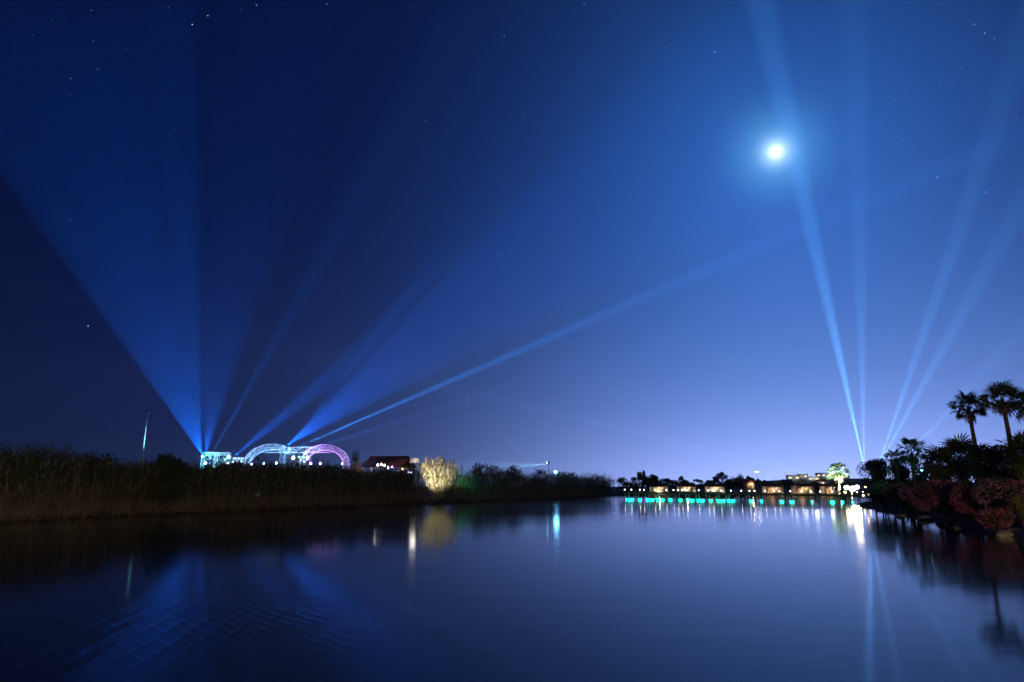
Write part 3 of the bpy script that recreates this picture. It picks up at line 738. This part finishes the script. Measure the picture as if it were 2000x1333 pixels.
for s_ in SS:
    for off in (.7, -.7):
        q = L_(s_, off, 0); f = MB(); f.tube([(q.x,q.y,-1.5),(q.x,q.y,deck_z(s_)-.11)], [.13,.12], 8); f.build('pile', MT['pile'], pier)
rl = random.Random(11)
for a, b in zip(SS[:-1], SS[1:]):
    c = (a+b)/2; ln2 = (b-a)*rl.choice([.4,.7,.62,.75,.3,.7]); z = deck_z(c)
    k_ = SS.index(a)
    if 10.5 < k_ < 11.5 or k_ in (14, 17, 19): continue
    if k_ > 11: ln2 *= .55
    f = MB(); f.tube([L_(c-ln2/2, 1.0, .12), L_(c+ln2/2, 1.0, .12)], .075, 6); f.build('led_strip', MT['e_green'], pier)
# path lamps along the pier
f = MB(); f.tube([(0,0,0),(0,0,.32)], .04, 6); post_me = f.mesh('post', MT['steel'])
f = MB(); f.sphere((0,0,.40), .10, 8, 6); globe_me = f.mesh('globe', MT['e_dot'])
f = MB(); f.sphere((0,0,.51), .10, 8, 4, (1,1,.3)); cap_me = f.mesh('cap', MT['steel'])
rl = random.Random(4); s_ = .4
while s_ < PL-.5:
    q = PA+pu*s_+pn*(-.8)
    o = thing('path_lamp', 'small white globe lamp standing on the far edge of the pier', 'path lamp', (q.x, q.y, deck_z(s_)), 0, 'globe lamps along the pier')
    link('post', post_me, o); link('globe', globe_me, o); link('cap', cap_me, o)
    s_ += rl.choice([.9, 1.5, 1.9, 2.4])

# ------------------------------------------------------------------ cabanas on the far shore
CD = 190.0
def make_cabana(px, label, D=CD, wpx=32, glow=1.0, rz=0.0):
    q = at(px, 950, D); z0 = hz_at(q.x, D)
    o = thing('cabana', label, 'cabana', (q.x, D, z0), rz, 'lit cabanas on the far shore')
    W = wpx*D/F; Dp = 3.2; ht = at(px, 949.5, D).z-z0; top = at(px, 944.5, D).z-z0
    f = MB(); f.prism([(-W*.5-.25,-Dp/2-.3,ht),(W*.5+.25,-Dp/2-.3,ht),(W*.5-.5,-Dp/2+.9,top),(-W*.5+.5,-Dp/2+.9,top)], (0,.06,0))
    V = [(-W/2-.3,-Dp/2-.35,ht),(W/2+.3,-Dp/2-.35,ht),(W/2+.3,Dp/2+.35,ht),(-W/2-.3,Dp/2+.35,ht),(-W/2+.7,-.3,top),(W/2-.7,-.3,top),(W/2-.7,.3,top),(-W/2+.7,.3,top)]
    f = MB(); f.add(V, None, [(0,3,2,1),(4,5,6,7),(0,1,5,4),(1,2,6,5),(2,3,7,6),(3,0,4,7)]); f.build('roof', MT['roof'], o)
    for x in (-W/2+.1, 0, W/2-.1):
        f = MB(); f.box((x,-Dp/2,ht/2-.05), (.16,.16,ht-.02)); f.build('post', MT['white'], o)
    f = MB(); f.box((0,Dp/2-.1,ht/2), (W-.1,.1,ht-.02)); f.build('back_wall', MT['wall'], o)
    f = MB(); f.box((0,-Dp/2-.02,ht-.16), (W,.12,.26)); f.build('fascia', MT['wall'], o)
    for sg in (-1, 1):                                        # swagged curtains
        f = MB(); n_ = 9; V = []
        for i in range(n_):
            u = i/(n_-1); x = sg*(.12+u*(W/2-.3)); zt = ht-.3; dr = .25+.75*ht*.55*(1-math.sin(math.pi*u))**1.0
            y = -Dp/2+.12+.05*math.sin(i*2.2); V += [(x,y,zt),(x,y+.04,zt-dr)]
        f.add(V, None, [(2*i,2*i+2,2*i+3,2*i+1) for i in range(n_-1)]); f.build('curtain', MT['cloth'], o)
        f = MB(); n_ = 6; V = []
        for i in range(n_):
            u = i/(n_-1); y = -Dp/2+.2+u*(Dp-.5); V += [(sg*(W/2-.12)+.04*math.sin(i*2.6), y, ht-.3), (sg*(W/2-.15)+.04*math.sin(i*2.6), y, .05)]
        f.add(V, None, [(2*i,2*i+2,2*i+3,2*i+1) for i in range(n_-1)]); f.build('side_curtain', MT['cloth'], o)
    f = MB(); f.box((0,.5,.38), (W-1.0,.8,.3)); f.box((0,.95,.7), (W-1.0,.2,.5)); f.build('sofa', MT['white'], o)
    f = MB(); f.sphere((0,0,ht-.35), .14, 8, 6); f.build('lamp', MT['e_warm'], o)
    lamp('POINT', 'cabana_light', o, (0,-.5,ht-.55), 210*glow, (1,.66,.36), shadow_soft_size=.15)
    lamp('POINT', 'cabana_floor_light', o, (0,-1.2,.35), 90*glow, (1,.86,.68), shadow_soft_size=.15)
    return o
make_cabana(1286, 'warm-lit white-draped cabana, leftmost on the far shore')
make_cabana(1340, 'warm-lit white-draped cabana, second from the left on the far shore', glow=.8)
make_cabana(1395, 'warm-lit white-draped cabana, third from the left on the far shore', glow=1.1)
make_cabana(1508, 'warm-lit white-draped cabana, fourth from the left, right of the pale-trunked gap', CD-12, 34)
make_cabana(1566, 'warm-lit white-draped cabana, fifth from the left on the far shore', CD-12, 35, 1.1)
make_cabana(1620, 'half-hidden draped cabana, last before the bright floodlight', CD-12, 30, .9)

# trees and shrubs of the far shore
ft = [
 (1224,932,196,52,'broad dark tree at the left end of the pier'), (1254,919,204,18,'narrow tall tree behind the left end of the pier'),
 (1268,928,205,30,'dark tree just left of the leftmost cabana roof'), (1280,926,214,26,'dark round tree right behind the leftmost cabana'),
 (1305,934,210,34,'low dark tree between the first and second cabana'), (1330,930,214,30,'dark tree right behind the second cabana'),
 (1362,936,210,40,'wide low tree between the second and third cabana'), (1385,938,214,34,'low dark tree right behind the third cabana'),
 (1408,922,208,32,'tall round-topped tree right of the third cabana'), (1428,934,206,30,'low dark tree between the two tall round-topped trees'),
 (1443,924,208,30,'tall round-topped tree near the middle of the far shore'), (1462,930,204,22,'narrow dark tree beside the small lit hut'),
 (1486,936,200,24,'small round tree left of the fourth cabana'), (1538,940,200,30,'low dark shrubby tree between the fourth and fifth cabana'),
 (1592,942,196,26,'low dark tree between the fifth and last cabana'), (1646,938,182,46,'pale-lit tree just left of the bright floodlight')]
for i, (px, py, D, wp, lab) in enumerate(ft):
    make_tree('shore_tree', lab, 'tree', px, py, D, wp*1.15, 100+i, 'trees on the far shore', 'leafd' if i % 3 else 'leafm', 2400, .40, trunk=.10, clumps=16)
hut = thing('small_hut', 'small pale hut glowing warmly among the far-shore trees', 'hut', (at(1463,948,198).x, 198, hz_at(at(1463,948,198).x,198)))
f = MB(); f.box((0,0,1.3), (2.6,2.2,2.6)); f.build('wall', MT['wall'], hut)
f = MB(); f.prism([(-1.6,-1.4,2.6),(1.6,-1.4,2.6),(0,-1.4,3.7)], (0,2.8,0)); f.build('roof', MT['redroof'], hut)
f = MB(); f.box((0,-1.12,1.0), (.9,.06,1.9)); f.build('door', MT['wood'], hut)
lamp('POINT', 'hut_light', hut, (.2,-2.2,2.2), 160, (1,.8,.5), shadow_soft_size=.1)
f = MB(); f.sphere((.2,-1.4,2.3), .16, 8, 5); f.build('lamp', MT['e_warm'], hut)
def street_lamp(px, py, D, label, r=.05, wide=.9):
    q = at(px, py, D); z0 = hz_at(q.x, D); H = q.z-z0; o = thing('street_lamp', label, 'street lamp', (q.x, D, z0))
    f = MB(); f.tube([(0,0,-.2),(0,0,H)], [r*1.6, r], 6); f.build('pole', MT['galv'], o)
    f = MB(); f.box((0,0,H), (wide,.25,.16)); f.build('head', MT['steel'], o)
    f = MB(); f.box((0,-.05,H-.14), (wide*.9,.2,.1)); f.build('lens', MT['e_white'], o); return o
street_lamp(1478, 921, 230, 'tall street lamp with a bright white head behind the far shore', .06, 1.3)
mast('radio_mast', 'thin bare mast above the fourth cabana', 1514, 932, 260, .06, 'galv', False)

# ------------------------------------------------------------------ hillside houses
def house(px, py_top, D, wpx, label, kind='flat', roofm='white', lit=1):
    q = at(px, py_top, D); z0 = hz_at(q.x, D); H = max(q.z-z0, 2.4); W = wpx*D/F
    o = thing('hill_house', label, 'house', (q.x, D, z0), rad(-20)); wh = H if kind == 'flat' else H*.62; Dp = 6
    f = MB(); f.box((0,0,wh/2-.2), (W,Dp,wh+.4)); f.build('wall', MT['white'], o)
    if kind == 'flat':
        f = MB(); f.box((0,0,wh+.12), (W+.4,Dp+.4,.24)); f.build('roof', MT[roofm], o)
    else:
        f = MB(); f.prism([(-W/2-.4,-Dp/2-.4,wh-.1),(W/2+.4,-Dp/2-.4,wh-.1),(0,-Dp/2-.4,H)], (0,Dp+.8,0)); f.build('roof', MT[roofm], o)
    nw = max(2, int(W/2.2))
    for i in range(nw):
        x = -W/2+(i+.5)*W/nw; m_ = MT['pane'] if (i*7+lit) % 3 else MT['glass']
        f = MB(); f.box((x,-Dp/2-.03,wh*.55), (W/nw*.5,.06,wh*.32)); wd = f.build('window', MT['steel'], o)
        f = MB(); f.box((x,-Dp/2-.07,wh*.55), (W/nw*.42,.03,wh*.26)); f.build('pane', m_, wd)
    lamp('POINT', 'house_light', o, (0,-Dp/2-4,2.5), 330*lit, (.85,.93,1), shadow_soft_size=1.0)
    return o
house(1550, 939, 330, 26, 'small white flat-roofed house on the hillside, leftmost', 'flat', 'white', .6)
house(1588, 932, 320, 24, 'pale house with a steep pointed white roof on the hillside', 'gable', 'white', 1.6)
house(1600, 943, 290, 22, 'low house with a dark red gable roof below the pointed white one', 'gable', 'redroof', .6)
house(1618, 935, 345, 44, 'long pale flat-roofed house on the hillside right of the pointed roof', 'flat', 'galv', 1.0)
house(1568, 938, 345, 18, 'narrow pale house between the leftmost house and the pointed roof', 'flat', 'white', .8)
house(1646, 938, 350, 22, 'small white gable house on the hillside, rightmost', 'gable', 'white', 1.0)
for i, (px, py, D, wp, lab) in enumerate([(1536,937,300,26,'dark round tree on the hillside left of the leftmost house'), (1610,946,270,30,'low dark tree below the long flat-roofed house'), (1575,945,280,24,'dark tree below the narrow pale house'), (1632,942,300,24,'dark tree right of the long flat-roofed house')]):
    make_tree('hill_tree', lab, 'tree', px, py, D, wp, 140+i, 'trees on the hillside', 'leafd', 900, .6, trunk=.2, clumps=10)

# ------------------------------------------------------------------ fan palms
def frond_mesh(name, m, seed, pet=.7, R=.95, nseg=15, fold=.25, droop=.3, spread=250):
    rng = random.Random(seed); f = MB(); V = []; q3 = []; q4 = []
    f.add([(0,-.02,0),(0,.02,0),(pet,.012,.03),(pet,-.012,.03)], None, [(0,1,2,3)])
    for i in range(nseg):
        a = (i/(nseg-1)-.5)*rad(spread); l = R*(1-.25*abs(a)/rad(125))*rng.uniform(.88,1.08); w_ = .055
        dx, dy = math.cos(a), math.sin(a); zf = fold*(abs(math.sin(a)))*.4*(1 if i % 2 else .7)
        b = (pet, 0, .03); m_ = (pet+dx*l*.6, dy*l*.6, zf*l*.6); tp = (pet+dx*l, dy*l, zf*l-droop*l*rng.uniform(.5,1.2))
        n = len(V); V += [b, (m_[0]-dy*w_, m_[1]+dx*w_, m_[2]), (m_[0]+dy*w_, m_[1]-dx*w_, m_[2]+.02), tp]
        q3 += [(n,n+2,n+1),(n+1,n+2,n+3)]
    f.add(V, q3); return f.mesh(name, m)
FR = [frond_mesh('frond', MT['palm'], k, droop=.15+.12*k) for k in range(4)]
FT = [frond_mesh('frond', MT['palm'], 50+k, .95, .72, 13, .2, .2+.12*k, 190) for k in range(4)]
DF = [frond_mesh('dead_frond', MT['palmdead'], 20+k, .5, .8, 11, .5, .5) for k in range(2)]
def fan_palm(label, px, py, D, base_px=None, scale=1.0, nf=34, ndead=12, seed=0, r=.16, elmin=-45, group='fan palms on the right bank', name='fan_palm', skirt=None):
    """crown centre seen at (px,py)"""
    rng = random.Random(seed); q = at(px, py, D)
    bx = q.x if base_px is None else at(base_px, 900, D).x
    z0 = hz_at(bx, D); o = thing(name, label, 'palm tree', (bx, D, z0), 0, group); c = q-o.location
    f = MB(); n = 9; pts = [Vector((c.x*(u**1.4), c.y*u, c.z*u-.2*(1-u))) for u in [i/(n-1) for i in range(n)]]
    f.tube(pts, [r*(1.35-.5*i/(n-1))*(1+.06*(i % 2)) for i in range(n)], 9); f.build('trunk', MT['bark'], o, True)
    for i in range(nf):
        u = (i+.5)/nf; el = rad(82-(82-elmin)*u**.9+rng.uniform(-8,8)); az = i*2.39996+rng.uniform(-.2,.2)
        fr = link('frond', rng.choice(FT+FR if nf < 32 else FR), o); fr.location = c+Vector((0,0,rng.uniform(-.12,.1)))
        s_ = scale*rng.uniform(.85,1.12); fr.scale = (s_,s_,s_); fr.rotation_euler = Euler((rng.uniform(-.4,.4) if nf >= 32 else rng.uniform(-.9,.9), -el, az), 'XYZ')
    for i in range(ndead):
        el = rad(rng.uniform(-88,-58)); az = i*2.39996
        fr = link('dead_frond', rng.choice(DF), o); fr.location = c+Vector((0,0,-.12-rng.uniform(0,(skirt or .5))))
        s_ = scale*rng.uniform(.7,1.0); fr.scale = (s_,s_,s_); fr.rotation_euler = Euler((0, -el, az), 'XYZ')
    return o
fan_palm('tall slender fan palm, the left one of the pair on the right bank', 1891, 796, 60, 1912, 1.0, 31, 7, 1)
fan_palm('tall slender fan palm, the right one of the pair on the right bank', 1957, 780, 54, 1982, 1.0, 31, 10, 2)
fan_palm('tall fan palm cut off by the right edge of the photo', 2012, 792, 52, 2022, 1.0, 31, 9, 3)
fan_palm('short fan palm rising left of the big palm thicket', 1780, 884, 74, 1781, 1.2, 26, 8, 4, .18)
fan_palm('smaller fan palm left of the short one, half sunk in the trees', 1750, 895, 78, 1750, .8, 22, 6, 5, .15)
fan_palm('bushy low fan palm at the left of the palm thicket', 1838, 908, 62, None, 1.3, 44, 26, 6, .25, -60, skirt=2.0)
fan_palm('bushy low fan palm in the middle of the palm thicket', 1876, 892, 64, None, 1.4, 46, 30, 7, .25, -60, skirt=2.4)
fan_palm('bushy low fan palm right of the middle of the thicket', 1918, 905, 58, None, 1.3, 44, 30, 8, .25, -60, skirt=2.2)
fan_palm('bushy low fan palm at the foot of the right tall palm', 1962, 914, 56, None, 1.3, 44, 30, 9, .25, -60, skirt=2.2)
fan_palm('bushy low fan palm at the right edge below the cut-off palm', 1998, 888, 50, None, 1.2, 40, 26, 10, .22, -60, skirt=2.0)
lit = fan_palm('fan palm glowing white in the floodlight on the far shore', 1636, 924, 150, None, 1.6, 26, 6, 11, .2, -30, group='palms on the far shore')
ul = lamp('SPOT', 'assumed_palm_uplight', lit, (.5,-2.4,2.2), 110000, (.75,.95,1), shadow_soft_size=.3, spot_size=rad(95), spot_blend=.5)  # assumed uplight without a fixture, added to whiten the fronds
aim(ul, (0,0,5.2))
for i, (px, lab) in enumerate([(1632,'bare pale-lit trunk in front of the last cabana, left one'), (1644,'bare pale-lit slanting trunk beside the bright floodlight')]):
    fan_palm(lab, px, 948, 128, px+ (6 if i else -3), .6, 14, 4, 30+i, .12, -30, group='palms on the far shore')

# bright floodlight at the pier's right end
fo = thing('floodlight', 'dazzling warm white floodlight at the right end of the pier', 'floodlight', at(1664, 954, 124))
for hx, hz_, hr in ((-.95,.12,.42), (0,-.1,.55), (.9,.2,.40)):  # outer two heads are added to spread the lamp's glow wider and brighter
    f = MB(); f.box((hx,.35,hz_), (hr*2.1,.4,hr*1.8)); hd = f.build('head', MT['steel'], fo)
    f = MB(); f.sphere((hx,0,hz_), hr, 12, 8, (1.05,.4,.8)); f.build('lens', MT['e_flood'], hd)
f = MB(); f.box((0,.62,-.1), (2.6,.12,.12)); f.build('crossbar', MT['galv'], fo)
f = MB(); f.tube([(0,.3,-.4),(0,.3,-(fo.location.z-hz_at(fo.location.x,124.0))-.2)], .09, 6); f.build('pole', MT['galv'], fo)
lamp('POINT', 'floodlight_light', fo, (0,-1.2,.2), 1300, (1,.80,.52), shadow_soft_size=.6)
for i, (px, py, lab) in enumerate([(1690,951,'small warm lamp hanging under the trees right of the floodlight'), (1686,968,'warm bollard lamp at the right end of the pier'), (1697,967,'warm bollard lamp on the bank past the end of the pier'), (1651,962,'warm lamp low in front of the floodlight')]):
    o = thing('garden_lamp', lab, 'garden lamp', at(px, py, 108)); zz = o.location.z-hz_at(o.location.x,108)
    f = MB(); f.sphere((0,0,0), .16, 8, 6); f.build('globe', MT['e_warm'], o)
    f = MB(); f.tube([(0,0,-.12),(0,0,-zz-.1)], .04, 5); f.build('post', MT['steel'], o)

# dark trees of the right bank
make_tree('bank_tree', 'dense dark tree at the left end of the right bank, above the floodlight', 'tree', 1700, 897, 96, 66, 201, nl=5200, lsize=.24, trunk=.2, group='dense trees on the right bank')
make_tree('bank_tree', 'dense dark tree behind the smaller fan palm on the right bank', 'tree', 1735, 893, 90, 76, 202, nl=5600, lsize=.24, trunk=.15, group='dense trees on the right bank')
make_tree('bank_tree', 'dense dark tree under the short fan palm', 'tree', 1775, 903, 84, 80, 203, nl=5200, lsize=.24, trunk=.15, group='dense trees on the right bank')
make_tree('bank_tree', 'dense dark tree between the short fan palm and the palm thicket', 'tree', 1822, 898, 72, 60, 204, nl=4600, lsize=.22, trunk=.15, group='dense trees on the right bank')
# teal flood lamp among them
tf = thing('flood_lamp', 'small teal flood lamp shining among the right-bank trees', 'flood lamp', at(1800, 919, 66))
f = MB(); f.box((0,.12,0), (.35,.16,.26)); f.build('housing', MT['steel'], tf)
f = MB(); f.sphere((0,0,0), .10, 8, 6, (1.3,.4,.7)); f.build('lens', MT['e_cyan'], tf)
f = MB(); f.tube([(0,.12,-.1),(0,.12,-(tf.location.z-hz_at(tf.location.x,66.0))-.1)], .04, 5); f.build('pole', MT['steel'], tf)
tfl = lamp('SPOT', 'teal_flood_light', tf, (0,.3,.2), 420, (.05,1,.7), shadow_soft_size=.15, spot_size=rad(110), spot_blend=.6)
aim(tfl, (.2,4,2.2))

# flowering bushes along the water
make_bush('flowering_bush', 'dull brownish green bush at the left end of the flowering row', 'bush', 1722, 938, 74, 80, 301, 'leafm', 4200, .16, bloom=['bract3'], nb=[500], depth=.8, group='bushes along the right waterline')
make_bush('flowering_bush', 'olive bush with few pale flowers left of the big magenta bush', 'bush', 1770, 938, 63, 104, 302, 'leafm', 5600, .15, bloom=['bract3','bract1'], nb=[700,500], depth=.8, group='bushes along the right waterline')
make_bush('flowering_bush', 'big rounded bush covered in magenta flowers', 'bush', 1842, 933, 52.5, 156, 303, 'leafd', 7000, .13, bloom=['bract1','bract2'], nb=[5200,2200], bsize=.13, depth=.8, group='bushes along the right waterline')
make_bush('flowering_bush', 'crimson flowering bush right of the big magenta bush', 'bush', 1898, 938, 47.5, 100, 304, 'leafd', 5200, .12, bloom=['bract2','bract1'], nb=[2400,1500], bsize=.12, depth=.8, group='bushes along the right waterline')
make_bush('flowering_bush', 'tall sparse-flowered bush near the right edge', 'bush', 1957, 930, 44, 118, 305, 'leafd', 6000, .12, bloom=['bract1','bract3'], nb=[2200,900], bsize=.11, depth=.8, group='bushes along the right waterline')
make_bush('low_flowering_bush', 'low crimson bush overhanging the water near the right edge', 'bush', 1940, 990, 39.5, 70, 306, 'leafd', 4200, .10, bloom=['bract2','bract1'], nb=[900,700], bsize=.10, depth=.7, group='bushes along the right waterline', z0=.05)
make_bush('yellow_bush', 'yellow-green bush at the right edge of the photo', 'bush', 1996, 962, 39, 46, 307, 'leafy', 3200, .10, depth=.8)
# stones of the bank
rs = random.Random(9)
for i, (px, py, w_) in enumerate([(1988,1046,1.6),(1962,1049,.9),(1880,1033,1.1),(1842,1024,.8),(1806,1017,1.0),(1760,1008,.9)]):
    q = ground(px, py); f = MB(); f.sphere((0,0,0), 1.0, 9, 6); V = f.v[0]
    V *= np.array([rs.uniform(.85,1.15) for _ in range(len(V))])[:,None]; V *= np.array([w_*.6, w_*.45, .28])
    o = f.build('bank_stone', MT['stone']); o.location = (q.x+.2, q.y+.3, .08); o.rotation_euler.z = rs.uniform(0,3)
    tag(o, ['broad flat stone at the waterline by the right edge','small stone left of the broad one at the right edge','stone under the crimson flowering bush','stone under the big magenta bush','stone under the left flank of the magenta bush','stone under the olive bush'][i], 'stone', 'stones at the right waterline')
lg = MB(); q0, q1 = at(1676, 986, 93), at(1701, 981, 94)
lg.tube([q0, q0.lerp(q1,.5)+Vector((0,0,.05)), q1], [.14,.19,.12], 7)
tag(lg.build('driftwood_log', pmat('driftwood', (.5,.45,.38), .8, .3, 3.0)), 'pale log lying on the bank below the end of the pier', 'log')

# assumed warm lamp behind the camera, unseen, added to light both banks
pl = thing('assumed_lamp_post', 'assumed unseen warm path lamp on the near bank where the photographer stands', 'assumed lamp post', (9, -12, hz_at(9,-12)))
f = MB(); f.tube([(0,0,-.2),(0,0,4.4)], [.09,.06], 8); f.build('pole', MT['steel'], pl)
f = MB(); f.sphere((0,0,4.6), .22, 10, 8); f.build('globe', MT['e_warm'], pl)
lamp('POINT', 'assumed_lamp_light', pl, (0,0,4.6), 66000, (1,.76,.50), shadow_soft_size=.3)

make_bush('waterside_shrub', 'dark shrub silhouetted in front of the dazzling floodlight', 'shrub', 1647, 953, 116, 26, 330, 'leafm', 700, .22, z0=.4)
